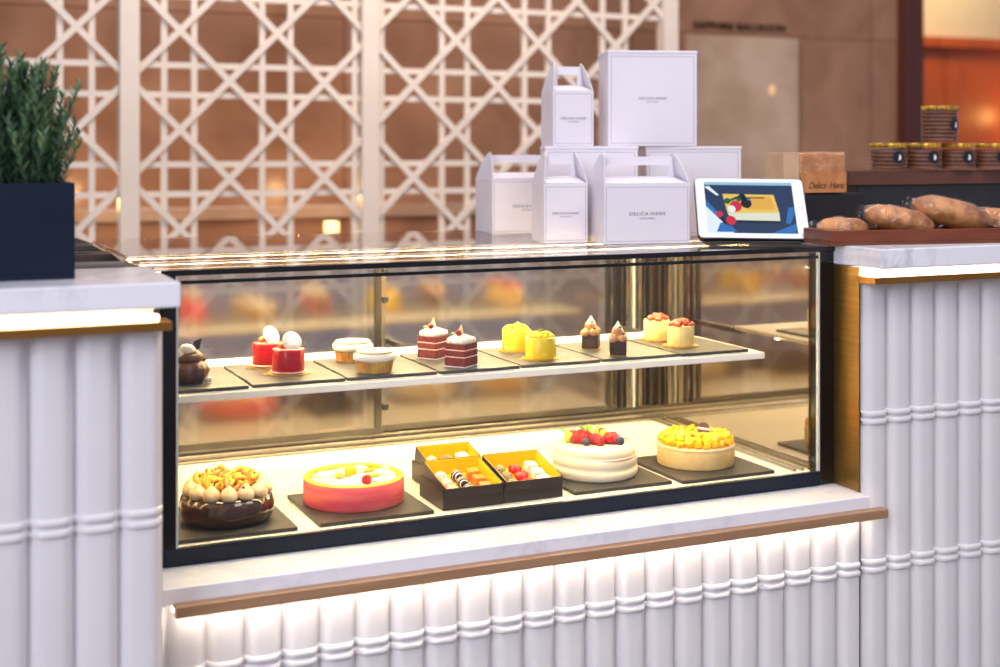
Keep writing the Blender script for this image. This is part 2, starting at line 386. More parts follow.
# ------------------------------------------------------------------ counters
PITCH = .058
RINGS = (.592, .577, .868, .853)
def fluted(xl, xr, yf, z0, z1, phase, name, parent):
    """a run of shallow convex columns with double ring mouldings; yf is the crown line"""
    prof = []      # (x, y, nx, ny)
    k0 = math.floor((xl-phase)/PITCH); k1 = math.ceil((xr-phase)/PITCH)
    for k in range(k0, k1+1):
        b0 = phase+k*PITCH
        arc = []
        for i in range(15):
            t = i/14; a = (t-.5)*2
            arc.append((b0+.004+t*(PITCH-.008), .0105*a**4*(.4+.6*a*a)+.002*a*a))
        arc = [(b0+.0012, .017)] + arc + [(b0+PITCH-.0012, .017)]
        prof += [p for p in arc if xl-1e-6 <= p[0] <= xr+1e-6]
    zs = [z0]
    st = []
    rr = sorted(r for r in RINGS if z0+.02 < r < z1-.02)
    lev = [(z0, 0)]
    for r in rr:
        lev += [(r-.0058, 0), (r-.0046, .0026), (r-.002, .0042), (r+.002, .0042), (r+.0046, .0026), (r+.0058, 0)]
    lev.append((z1, 0)); n = len(prof); vs = []; fs = []
    for z, o in lev:
        for x, y in prof: vs.append((x, yf+y-o, z))
    for i in range(len(lev)-1):
        for j in range(n-1):
            fs.append((i*n+j, i*n+j+1, (i+1)*n+j+1, (i+1)*n+j))
    g = MB().add(vs, fs, 0, True)
    # backing board
    g.box(xl, xr, yf+.0195, yf+.03, z0, z1)
    o = g.build(name, M['flute'], parent)
    try: o.data.set_sharp_from_angle(angle=math.radians(38))
    except Exception: pass
    return o
YF = -.078
# centre base
cb = thing('counter_base', 'white fluted counter base under the glass display case', 'counter', (0,0,0))
MB().box(-.058, 1.236, YF+.031, .70, 0, .688).build('carcass', M['matblack'], cb)
fluted(-.055, 1.236, YF, 0, .69, 1.248-22*PITCH, 'fluted_panel', cb)
MB().bbox(-.045, 1.2365, -.102, .70, .699, .7245, .002).build('marble_ledge', M['marble'], cb)
MB().bbox(-.026, 1.262, -.124, -.1025, .687, .7035, .0012).build('bronze_trim', M['bronze'], cb)
MB().box(-.026, 1.2365, -.102, -.0785, .6955, .6985).build('trim_soffit', M['bronze'], cb)
MB().box(-.026, 1.24, -.106, -.088, .691, .695).build('led_strip', M['ledcool'], cb)['label'] = 'glowing white light strip under the ledge'
# right counter
rc = thing('service_counter', 'tall white fluted counter with gold end panel carrying the bread', 'counter', (0,0,0))
MB().box(1.2385, 2.3, YF+.031, .62, 0, 1.142).build('carcass', M['flute'], rc)
fluted(1.2385, 2.3, YF, 0, 1.118, 1.248, 'fluted_panel', rc)
MB().box(1.2365, 1.2383, YF+.006, .62, .7255, 1.142).build('gold_end_panel', M['gold'], rc)
MB().bbox(1.2365, 2.3, -.135, .64, 1.1435, 1.180, .0025).build('marble_top', M['marble'], rc)
MB().bbox(1.2365, 2.3, -.118, -.066, 1.114, 1.1265, .001).build('gold_trim', M['goldtrim'], rc)
MB().box(1.24, 2.3, -.09, -.075, 1.1268, 1.131).build('led_strip', M['ledcool'], rc)['label'] = 'glowing light strip under the marble top'
# left counter
lc = thing('host_counter', 'tall white fluted counter with marble top carrying the planter', 'counter', (0,0,0))
YL = -.215
MB().box(-.95, -.068, YL+.031, .0, 0, 1.149).build('carcass', M['flute'], lc)
fluted(-.95, -.058, YL, 0, 1.128, -.058-16*PITCH, 'fluted_panel', lc)
MB().bbox(-.95, -.045, YL-.045, .0, 1.150, 1.184, .0025).build('marble_top', M['marble'], lc)
MB().bbox(-.95, -.054, YL-.032, YL+.02, 1.118, 1.130, .001).build('gold_trim', M['goldtrim'], lc)
MB().box(-.95, -.068, YL-.012, YL+.006, 1.1305, 1.1365).build('led_strip', M['ledgold'], lc)['label'] = 'glowing warm light strip under the marble top'
bw = thing('back_worktop', 'black glossy worktop behind the counter beside the glass case', 'worktop', (0,0,0))
MB().box(-.95, -.06, .01, .74, 0, 1.13).build('carcass', M['matblack'], bw)
MB().bbox(-.95, -.05, .004, .76, 1.13, 1.160, .003).build('black_top', M['black'], bw)
for i, (yy, zz) in enumerate(((.12, 1.1605), (.33, 1.1605), (.54, 1.1605))):
    t = thing('serving_tray', ['flat dark tray on the black worktop closest to the marble top', 'flat dark tray lying in the middle of the black worktop', 'flat dark tray at the far end of the black worktop'][i], 'tray', (-.2, yy, zz), .05*(i-1), 'dark trays on the worktop')
    MB().bbox(-.13, .13, -.085, .085, 0, .012, .003).build('tray_base', M['darksteel'], t)
    g = MB(); g.box(-.13,.13,-.085,-.08,.012,.03); g.box(-.13,.13,.08,.085,.012,.03); g.box(-.13,-.125,-.08,.08,.012,.03); g.box(.125,.13,-.08,.08,.012,.03)
    g.build('tray_rim', M['steel'], t)

# ------------------------------------------------------------------ display case
dc = thing('display_case', 'glass pastry display case with lit shelf and black corner posts', 'display case', (0,0,0))
D = lambda b, n, m: b.build(n, m, dc)
D(MB().box(-.022, 1.2355, .0015, .66, .725, .7395), 'plinth', M['navyframe'])
D(MB().bbox(-.022, 1.2, -.003, .001, .7255, .752, .0006), 'bottom_rail', M['navyframe'])
D(MB().box(-.02, 1.2, .006, .565, .7397, .7472), 'deck', M['deck'])
D(MB().bbox(-.02, 1.2, .0075, .022, .7468, .7474, .0002), 'deck_edge_strip', M['steel'])
D(MB().box(0, 1.2, 0.0012, .006, .752, 1.166), 'front_glass', M['glass_front'])
D(MB().box(0, 1.2, -.0002, .0010, 1.1545, 1.1605), 'front_glass_band', M['frit'])
D(MB().box(-.003, .0005, -.001, .007, .752, 1.166), 'glass_edge', M['edge'])
D(MB().box(1.1995, 1.2025, -.001, .007, .752, 1.166), 'glass_edge', M['edge'])
D(MB().bbox(-.024, -.0032, .0, .03, .7255, 1.168, .001), 'corner_post', M['black'])
D(MB().bbox(1.203, 1.2355, .0, .03, .7255, 1.168, .001), 'corner_post', M['black'])
D(MB().box(1.2, 1.205, .031, .64, .746, 1.166), 'side_glass', M['glass_side'])
D(MB().box(-.026, -.021, .031, .64, .746, 1.166), 'side_glass', M['glass_side'])
D(MB().box(1.2056, 1.2352, .031, .66, .74, 1.166), 'end_panel', M['palegold'])
D(MB().bbox(-.027, 1.2355, -.003, .775, 1.1685, 1.1765, .001), 'top_glass', M['glass_top'])
D(MB().box(-.027, 1.2355, -.0038, -.0032, 1.168, 1.1768), 'top_glass_edge', M['frit'])
D(MB().bbox(-.025, 1.2355, .70, .76, .0, 1.168, .003), 'back_support', M['matblack']) if False else None
# floor rails along the side and the track of the sliding doors
for xx in (1.166, 1.184):
    D(MB().bbox(xx, xx+.006, .03, .56, .7455, .752, .001), 'side_rail', M['steel'])
tr = MB()
for i, (ya, zb) in enumerate(((.562, .752), (.575, .760), (.594, .766), (.612, .770), (.632, .774))):
    tr.bbox(-.02, 1.2, ya, ya+.010, .7455, zb, .001)
tr.box(-.02, 1.2, .562, .645, .7455, .748)
D(tr, 'door_track', M['steel'])
def door(x0, x1, y, name, stiles):
    o = D(MB().box(x0+.006, x1-.006, y-.002, y+.002, .777, 1.158), name, M['glass_door'])
    for a, b in stiles:
        MB().bbox(a, b, y-.006, y+.006, .772, 1.164, .001).build('stile', M['darksteel'], o)
    MB().bbox(x0, x1, y-.005, y+.005, .770, .781, .001).build('bottom_frame', M['darksteel'], o)
    return o
d1 = door(-.018, .535, .588, 'sliding_door', ((.516, .530),))
d2 = door(.50, 1.10, .606, 'sliding_door', ((1.075, 1.085), (1.094, 1.100)))
for zc in (.815, 1.04, 1.10):
    MB().bbox(.536, .548, .590, .600, zc, zc+.012, .001).build('bumper', M['matblack'], d2)
MB().bbox(.534, .544, .598, .605, .781, 1.158, .001).build('stile', M['steel'], d2)
for xx, w, m in ((1.110, .008, 'darksteel'), (1.124, .012, 'steel'), (1.142, .006, 'edge'), (1.156, .010, 'steel'), (1.170, .006, 'darksteel'), (1.184, .010, 'darksteel')):
    D(MB().bbox(xx, xx+w, .60, .625, .772, 1.166, .001), 'rear_post', M[m])
# lamps under the top glass and under the shelf
for yy in (.215, .355, .495):
    o = D(MB().box(-.005, 1.185, yy-.010, yy+.010, 1.1572, 1.1596), 'lamp_profile', M['steel'])
    MB().box(0, 1.18, yy-.009, yy+.009, 1.1556, 1.1570).build('led_strip', M['led'], o)['label'] = 'glowing warm light strip facing down'
    MB().box(0, .86, yy-.0012, yy+.0012, 1.1598, 1.1612).build('led_line', M['ledline'], o)['label'] = 'thin glowing line along the lamp top'
# shelf
sh = D(MB().bbox(-.02, 1.118, .058, .40, .9665, .9745, .001), 'shelf', M['shelf'])
MB().bbox(-.02, 1.118, .056, .066, .9620, .9745, .002).build('shelf_lip', M['shelf'], sh)
for yy in (.070, .250):  # rear strip added to put more light on the deck
    MB().box(-.015, 1.112, yy, yy+.010, .9636, .9662).build('led_strip', M['ledshelf'], sh)['label'] = 'glowing warm light strip under the shelf'
for xx in (.02, .54, 1.09):
    MB().bbox(xx, xx+.012, .40, .60, .955, .966, .001).build('shelf_bracket', M['steel'], sh)

# ------------------------------------------------------------------ slates
def slate_poly(x0, x1, y0, y1, jit=.0014):
    P = []; n = 14
    def j(): return random.uniform(-jit, jit)
    for i in range(n): P.append((x0+(x1-x0)*i/n+ (0 if i == 0 else 0), y0+j()))
    for i in range(n): P.append((x1+j(), y0+(y1-y0)*i/n))
    for i in range(n): P.append((x1-(x1-x0)*i/n, y1+j()))
    for i in range(n): P.append((x0+j(), y1-(y1-y0)*i/n))
    return P
SH = .9748; ST = .0052
xs = [-.016, .131, .292, .4575, .612, .776, .939, 1.094]
names = ['under the chocolate cream puff', 'under the two red glazed cakes', 'under the two white topped tarts', 'under the two red velvet slices', 'under the two yellow cakes', 'under the two dark chocolate cups', 'under the two red topped cakes']
for i in range(7):
    x0, x1 = xs[i]+.003, xs[i+1]-.003
    cx = (x0+x1)/2
    o = MB().prism(slate_poly(x0-cx, x1-cx, -.106, .106), 0, ST).build('slate_tile', M['slate'] if i < 6 else M['slatedark'], None, (cx, .180+random.uniform(-.002,.002), SH))
    tag(o, 'thin square slate ' + names[i] + ' on the glass case shelf', 'slate', 'slates along the shelf')
FZ = .7476
for (x0, x1, y0, y1, lb) in ((-.012, .197, .034, .236, 'dark slate board under the glazed chocolate cake'), (.235, .433, .036, .235, 'dark slate board under the pink sponge cake'),
                            (.705, .904, .045, .245, 'dark slate board under the white berry cake'), (.922, 1.124, .034, .235, 'dark slate board under the yellow mango cake')):
    cx, cy = (x0+x1)/2, (y0+y1)/2
    o = MB().prism(slate_poly(x0-cx, x1-cx, y0-cy, y1-cy, .0006), 0, .006).build('slate_board', M['slatedark'], None, (cx, cy, FZ))
    tag(o, lb, 'slate', 'slate boards on the case floor')
PZ = SH+ST+.0002; BZ = FZ+.0062

# ------------------------------------------------------------------ petit gateaux
def disc_card(root, r, off=(0,0), tab=True):
    g = MB().lathe([(0,0),(r,0),(r,.0012),(0,.0012)], 48, (off[0], off[1], 0), smooth=False)
    if tab: g.prism([(off[0]-r-.008, off[1]-.006), (off[0]-r+.002, off[1]-.006), (off[0]-r+.002, off[1]+.006), (off[0]-r-.008, off[1]+.006)], .0001, .0011)
    g.build('gold_card', M['goldcard'], root)
# cream puff
t = thing('cream_puff', 'round chocolate cream puff with a dark chocolate shard on its cream', 'pastry', (.045,.145,PZ))
MB().lathe([(0,0),(.022,0),(.030,.010),(.032,.020),(.028,.030),(.018,.036),(0,.038)], 40, fn=lambda r,z,a: (r*(1+.05*math.sin(7*a+z*150)+.04*math.sin(13*a)), z)).build('choux_bun', M['chocmatte'], t)
g = MB()
for k in range(60):
    pass
g.tube([((.022-.016*s/30)*math.cos(s*.55), (.022-.016*s/30)*math.sin(s*.55), .036+.014*s/30) for s in range(31)], .0075, 10)
g.build('chocolate_swirl', M['chocmatte'], t)
MB().ball((-.004,-.006,.053), .012, 1.2, 1, .8, jit=.2).ball((-.016,-.008,.046), .008, jit=.2).build('cream', M['cream_w'], t)
MB().slab([(.004,-.004,.050),(.016,-.006,.054),(.021,-.003,.071),(.008,-.002,.066)], (0,.002,0)).build('chocolate_shard', M['choco'], t)
MB().ball((.027,-.018,.005), .006, 1.2,1,.8).build('cream_drop', M['cream_w'], t)
# red glazed
t = thing('mousse_cake', 'red glazed mousse cake with white chocolate disc, in front of its twin', 'pastry', (.217,.164,PZ), 0, 'red glazed cakes')
disc_card(t, .037, (.002, 0))
MB().lathe([(0,.0012),(.0268,.0012),(.0276,.003),(.0276,.040),(.0262,.0425),(0,.0432)], 56).build('glazed_body', M['red'], t)
g = MB()
for k in range(44):
    a = 2*PI*k/44; g.ball((.0285*math.cos(a), .0285*math.sin(a), .0035), .0021, sub=1)
g.build('pearl_trim', M['pearl'], t)
dsk = MB().lathe([(0,-.0008),(.0165,-.0008),(.0175,0),(.0165,.0008),(0,.0008)], 40)
dsk.xform(Matrix.Translation((.006,-.001,.0535)) @ Matrix.Rotation(.25,4,'Y') @ Matrix.Rotation(math.radians(62),4,'X') @ Matrix.Rotation(-.2,4,'Z')); dsk.build('chocolate_disc', M['whitechoc'], t)
MB().ball((-.010,.004,.047), .007, 1,1,.8, jit=.3).ball((-.003,.010,.047), .006, jit=.3).build('orange_slice', M['orange'], t)
dup(t, (.204,.250,PZ), .35, 'red glazed mousse cake with white chocolate disc, behind its twin')
# tarts
t = thing('cream_tart', 'round tart with white cream and pale disc, in front of its twin', 'pastry', (.357,.122,PZ), 0, 'white topped tarts')
MB().lathe([(0,0),(.0285,0),(.0325,.018),(.031,.019),(0,.019)], 90, fn=lambda r,z,a: (r*(1+.022*math.cos(30*a)) if r > .02 else r, z), smooth=False).build('tart_crust', M['crust'], t)
MB().lathe([(0,.018),(.031,.018),(.0362,.022),(.0365,.027),(.0345,.031),(.030,.033),(0,.0335)], 48, fn=lambda r,z,a: (r*(1+.018*math.sin(9*a)+.012*math.sin(17*a)), z)).build('cream_ring', M['cream_w'], t)
MB().lathe([(0,.0335),(.0315,.0335),(.0322,.0345),(.0315,.0358),(.02,.0368),(0,.037)], 48).build('top_disc', M['cream_t'], t)
g = MB()
for k in range(9):
    a = random.uniform(0,6.28); r = random.uniform(0,.02); g.ball((r*math.cos(a), r*math.sin(a), .0368), .0016, sub=1)
g.build('crumb', M['tan'], t)
dup(t, (.359,.249,PZ), 1.0, 'round tart with white cream and pale disc, behind its twin')
# red velvet
t = thing('velvet_slice', 'red velvet layer slice with cream dome and cranberry, in front of its twin', 'pastry', (.516,.116,PZ), math.radians(-54), 'red velvet slices')
A, B = .0205, .0225
MB().box(-A-.001, A+.001, -B-.001, B+.001, 0, .0012).build('white_card', M['paper'], t)
for z0, z1 in ((.0014,.0165),(.0185,.0285),(.0305,.0405)):
    MB().bbox(-A, A, -B, B, z0, z1, .001).build('sponge_layer', M['velvet'], t)
for z0 in (.0165,.0285):
    MB().box(-A+.0003, A-.0003, -B+.0003, B-.0003, z0, z0+.002).build('cream_layer', M['pinkcream'], t)
g = MB().ball((0,0,.044), .02, 1.02, 1.1, .62, jit=.12, sub=3, freq=40)
for (px, py) in ((-.012,-.013),(.012,-.013),(.012,.013),(-.012,.013)): g.ball((px,py,.0445), .0095, 1,1,.75, jit=.1)
g.build('cream_dome', M['cream_w'], t)
MB().ball((.002,-.012,.0585), .0055, sub=2).build('cranberry', M['rasp'], t)
MB().slab([(-.009,-.004,.052),(.008,-.004,.052),(.001,-.002,.073)], (0,.0015,0)).build('chocolate_triangle', M['cream_t'], t)
MB().ball((-.013,-.006,.0555), .004, 1.4,.8,.7).build('mint_leaf', M['mint'], t)
dup(t, (.505,.222,PZ), math.radians(-56), 'red velvet layer slice with cream dome and cranberry, behind its twin')
# yellow
t = thing('mango_cake', 'small yellow cake with crumbly domed top, in front of its twin', 'pastry', (.680,.134,PZ), 0, 'small yellow cakes')
disc_card(t, .0345)
MB().lathe([(0,.0012),(.0268,.0012),(.027,.003),(.027,.0375),(.026,.039),(0,.0395)], 48).build('sponge_body', M['yellow'], t)
g = MB()
for k in range(70):
    r = .023*math.sqrt(random.random()); a = random.uniform(0, 6.28); z = .040+.008*(1-(r/.024)**2)*random.uniform(.5,1)
    g.ball((r*math.cos(a), r*math.sin(a), z), random.uniform(.0025,.0045), sub=1, jit=.4)
g.build('crumb_topping', M['crumb'], t)
MB().ball((0,-.002,.0515), .0035, 1.4,1,.6).build('mint_leaf', M['mint'], t)
MB().lathe([(.0278,.002),(.0278,.040),(.0282,.040),(.0282,.002)], 48, ring=True).build('acetate_collar', M['acetate'], t)
for a in (math.radians(-24), math.radians(180-24)): MB().box(.0275*math.cos(a)-.0006, .0275*math.cos(a)+.0006, .0275*math.sin(a)-.0006, .0275*math.sin(a)+.0006, .002, .040).build('collar_refraction', M['mint'], t)  # solid strips draw the refraction lines at the collar's outline
dup(t, (.682,.242,PZ), .5, 'small yellow cake with crumbly domed top, behind its twin')
# chocolate cups
t = thing('praline_cup', 'little dark chocolate block with tan praline cream, in front of its twin', 'pastry', (.829,.112,PZ), math.radians(-28), 'dark chocolate praline cups')
MB().box(-.0175,.0175,-.0165,.0165,0,.001).build('gold_card', M['goldcard'], t)
MB().bbox(-.0155,.0155,-.0145,.0145,.0012,.028,.002).build('chocolate_block', M['darkcake'], t)
g = MB()
for k, (px,py,pz,pr_) in enumerate(((-.008,-.008,.030,.010),(.008,-.008,.031,.010),(.008,.008,.032,.010),(-.008,.008,.030,.010),(0,0,.039,.0125),(-.002,-.004,.044,.009))): g.ball((px,py,pz), pr_, 1,1,.9, jit=.15)
g.build('praline_cream', M['tan'], t)
MB().lathe([(0,.046),(.0095,.046),(.0085,.050),(.004,.056),(.0008,.062),(0,.0625)], 16, (0,0,0)).build('cream_tip', M['cream_w'], t)
for px, py, pz in ((.010,-.012,.040),(-.010,-.012,.036),(.004,-.008,.052)):
    MB().ball((px,py,pz), .0028, 1.2,1,.8, sub=1).build('hazelnut', M['chocmatte'], t)
dup(t, (.821,.203,PZ), math.radians(-40), 'little dark chocolate block with tan praline cream, behind its twin')
# red topped
t = thing('charlotte_cake', 'cream yellow charlotte cake with red berry top, in front of its twin', 'pastry', (.997,.163,PZ), 0, 'red topped charlotte cakes')
disc_card(t, .0345)
MB().lathe([(0,.0012),(.0248,.0012),(.0252,.002),(.0252,.0385),(.024,.0395),(0,.040)], 108, fn=lambda r,z,a: (r*(1+.022*abs(math.sin(12*a))) if r > .02 else r, z)).build('ladyfinger_wall', M['lady'], t)
g = MB()
for k in range(46):
    r = .0225*math.sqrt(random.random()); a = random.uniform(0, 6.28); z = .041+.009*(1-(r/.024)**2)*random.uniform(.6,1)
    g.ball((r*math.cos(a), r*math.sin(a), z), random.uniform(.0032,.0055), sub=1, jit=.3)
g.build('berry_topping', M['redtop'], t)
dup(t, (.999,.257,PZ), .5, 'cream yellow charlotte cake with red berry top, behind its twin')

# ------------------------------------------------------------------ large cakes
# chocolate bundt
t = thing('chocolate_cake', 'round glossy chocolate cake topped with cream dollops and caramel crisps', 'cake', (.104,.130,BZ))
def lobe(r, z, a): return (r*(1+.035*abs(math.sin(5*a+.4))-.02) if r > .03 else r, z)
MB().lathe([(0,0),(.066,0),(.073,.006),(.0765,.018),(.0765,.030),(.073,.040),(.064,.0465),(.05,.049),(0,.049)], 120, fn=lobe).build('glazed_body', M['choco'], t)
for k in range(13):
    a = 2*PI*k/13+.2
    dm = MB().lathe([(0,0),(.0125,0),(.0148,.005),(.0138,.011),(.010,.016),(.005,.020),(.001,.0235),(0,.024)], 20, (0,0,0))
    tilt = .35 if k in (2, 11, 12) else 0
    o = dm.build('cream_dollop', M['cream_t'], t, (.058*math.cos(a), .058*math.sin(a), .044)); o.rotation_euler = (0, tilt, a)
ccr = None
for k in range(26):
    r = .044*math.sqrt(random.random()); a = random.uniform(0, 6.28)
    if ccr is None:
        g = MB(); P = [(.011*math.cos(s*.5), .011*math.sin(s*.5), .006*math.sin(s*.8)) for s in range(11)]
        g.tube(P, .0042, 8, taper=lambda q: .5+.7*math.sin(PI*min(max(q,.05),.95)))
        ccr = g.build('caramel_crisp', M['caramel'], t)
        o = ccr
    else:
        o = ccr.copy(); COL.objects.link(o)
        if k % 4 == 0:
            o.data = o.data.copy(); o.data.materials[0] = M['orange']
    o.location = (r*math.cos(a), r*math.sin(a), .059+.013*(1-(r/.05))*random.random()+.004); o.rotation_euler = (random.uniform(-.9,.9), random.uniform(-.9,.9), random.uniform(0,6.28))
for k in range(10):
    a = random.uniform(0, 6.28); r = random.uniform(.05,.066)
    MB().ball((r*math.cos(a), r*math.sin(a), .062), .0028, sub=1, jit=.3).build('nut', M['chocmatte'], t)
# pink cake
t = thing('sponge_cake', 'round pink sponge ring cake filled with cream and fruit pieces', 'cake', (.331,.156,BZ))
MB().lathe([(0,0),(.0855,0),(.0868,.002),(.0872,.022),(.0868,.041),(.0855,.0425),(.0835,.043),(.0815,.0425),(.0805,.040),(.0805,.036),(0,.036)], 96).build('sponge_wall', M['pink'], t)
MB().lathe([(.0868,.0402),(.0858,.0430),(.084,.0440),(.0775,.0435),(.0755,.0410),(.0752,.0385)], 96, ring=True).build('jelly_rim', M['yellowjelly'], t)
MB().lathe([(0,.034),(.0753,.034),(.0753,.0395),(.06,.0408),(0,.041)], 64, fn=lambda r,z,a: (r, z+.0015*math.sin(6*a)*(r/.08))).build('cream_filling', M['cream_w'], t)
for (px,py,rr) in ((-.045,.02,.018),(.02,.035,.02),(.0,-.03,.02),(-.02,-.045,.014),(.05,.0,.016),(-.055,-.02,.013),(.03,-.048,.012)):
    MB().ball((px,py,.042), rr, 1,1,.38, jit=.12).build('cream_dollop', M['cream_w'], t)
MB().bbox(-.014,.004,-.005,.011,.041,.056,.002).build('mango_cube', M['mango'], t)
g = MB(); 
for q in (0,):
    pass
def raspberry(name, parent, c, r=.009, mt='rasp'):
    g = MB(); g.ball(c, r*.8, 1,1,1.05)
    for i in range(7):
        ph = -1.1+i*.37
        nn = max(4, int(9*math.cos(ph)))
        for k in range(nn):
            a = 2*PI*k/nn+i*.5
            g.ball((c[0]+r*.8*math.cos(ph)*math.cos(a), c[1]+r*.8*math.cos(ph)*math.sin(a), c[2]+r*.85*math.sin(ph)), r*.3, sub=1)
    return g.build(name, M[mt], parent)
raspberry('raspberry', t, (.004,-.058,.047), .0085)
MB().xform(Matrix()).bbox(.049,.063,-.006,-.002,.041,.056,.001).build('white_chocolate_tile', M['pearl'], t)
for (px,py,a) in ((.035,.012,.3),(-.028,-.004,1.2),(.028,-.03,-.4),(-.05,.04,.9),(.045,.045,2.)):
    o = MB().ball((0,0,0), .009, 1.3,.8,.35).build('mango_slice', M['mango'], t, (px,py,.0465), a)
# white cake
t = thing('berry_cake', 'white cream layer cake crowned with mixed berries', 'cake', (.804,.157,BZ))
MB().lathe([(0,0),(.078,0),(.080,.003),(.0815,.010),(.0805,.017),(.0775,.0195),(.0795,.024),(.0800,.032),(.0785,.037),(.0755,.0395),(.0765,.044),(.0762,.050),(.073,.0555),(.06,.0575),(0,.058)], 96,
   fn=lambda r,z,a: (r*(1+.006*math.sin(2*a+z*60)), z+(.0014*math.sin(2*a+1) if r > .05 and .005 < z < .05 else 0))).build('cream_body', M['cakecream'], t)
g = MB()
for (a0, a1, z) in ((-1.9,-.7,.0385),(-1.5,-.6,.0275)):
    g.tube([(.0778*math.cos(a0+(a1-a0)*s/14), .0778*math.sin(a0+(a1-a0)*s/14), z) for s in range(15)], .002, 6, taper=lambda q: .2+.8*math.sin(PI*q))
g.build('berry_filling', M['pinkcream'], t)
# berries run across the cake top
def strawberry(c, r, rot):
    g = MB(); g.lathe([(0,-r*1.1),(r*.35,-r*.95),(r*.75,-r*.3),(r*.9,r*.25),(r*.7,r*.7),(0,r*.85)], 16)
    g.xform(Matrix.Translation(c) @ Matrix.Rotation(rot,4,'Y') @ Matrix.Rotation(.9,4,'X'))
    return g.build('strawberry', M['straw'], t)
ux, uy = math.cos(math.radians(-24)), math.sin(math.radians(-24)); vx, vy = -uy, ux
def W(a, b, z): return (ux*a+vx*b, uy*a+vy*b, z)
for a, b, z, r in ((-.036,-.012,.066,.0095),(-.022,-.018,.066,.0095),(-.030,.004,.069,.009),(.000,-.020,.067,.011),(.008,-.032,.065,.009),(.038,-.018,.067,.0095),(.036,.0,.068,.009),(-.012,-.002,.071,.009)):
    raspberry('raspberry', t, W(a,b,z), r)
strawberry(W(.024,-.018,.069), .012, .5); strawberry(W(-.040,.006,.070), .011, -.6); strawberry(W(-.026,-.004,.074), .010, .3); strawberry(W(.012,.002,.074), .011, 1.0)
for a, b, z, r in ((-.018,-.034,.065,.0075),(.046,-.026,.0655,.0085)):
    g = MB().ball(W(a,b,z), r); g.build('blueberry', M['blue'], t)
for a, b, z, r in ((-.048,-.004,.066,.0095),(-.046,.014,.068,.009),(.016,-.006,.073,.0085),(.008,.012,.074,.0085)):
    MB().ball(W(a,b,z), r, 1,1,1.2).build('grape', M['grape'], t)
for a, b, z, rz in ((-.014,.006,.080,.2),(-.008,.0,.082,1.4),(-.020,.012,.080,2.6),(.006,-.002,.079,.8),(-.056,.01,.076,2.2)):
    o = MB().ball((0,0,0), .011, 1.2,.6,.22).build('mint_leaf', M['mint'], t, W(a,b,z), rz); o.rotation_euler = (.4,-.6,rz)
MB().tube([W(.052,.012,.0585), W(.060,.010,.0625), W(.066,.006,.061)], .0009, 5).build('herb_sprig', M['stem'], t)
# mango cake
t = thing('mango_gateau', 'round cream cake covered in bright yellow mango cubes', 'cake', (1.024,.152,BZ))
MB().lathe([(0,0),(.0735,0),(.0748,.002),(.0748,.034),(.074,.0375),(.07,.040),(0,.040)], 96).build('cream_body', M['beige'], t)
MB().lathe([(.0742,.0335),(.0756,.035),(.0756,.0375),(.074,.039)], 96, ring=True).build('cream_edge', M['cream_t'], t)
cube = None; n = 0
rings = [(.066, 24, .046), (.054, 19, .049), (.042, 15, .052), (.030, 10, .054), (.018, 6, .0555), (.004, 1, .056), (.060, 20, .053)]
for r, cnt, z in rings:
    for k in range(cnt):
        if n >= 95: break
        a = 2*PI*k/cnt+r*40
        if cube is None:
            cube = MB().bbox(-.0062,.0062,-.0062,.0062,-.0058,.0058,.0018).build('mango_cube', M['mango'], t); o = cube
        else:
            o = cube.copy(); COL.objects.link(o)
        o.location = (r*math.cos(a)+random.uniform(-.001,.001), r*math.sin(a)+random.uniform(-.001,.001), z+random.uniform(-.0015,.002))
        o.rotation_euler = (random.uniform(-.5,.5), random.uniform(-.5,.5), random.uniform(0,1.57)); n += 1
dk = MB().lathe([(0,-.001),(.0125,-.001),(.0125,.001),(0,.001)], 32, smooth=False)
dk.xform(Matrix.Translation((.010,-.012,.066)) @ Matrix.Rotation(math.radians(-24),4,'Z') @ Matrix.Rotation(math.radians(68),4,'X')); pk = dk.build('chocolate_disc', M['chocmatte'], t)
st = MB().box(-.0122,.0122,-.0018,.0018,.0010,.0014)
st.xform(Matrix.Translation((.010,-.012,.066)) @ Matrix.Rotation(math.radians(-24),4,'Z') @ Matrix.Rotation(math.radians(68),4,'X') @ Matrix.Rotation(-.15,4,'Z')); st.build('white_stripe', M['pearl'], pk)

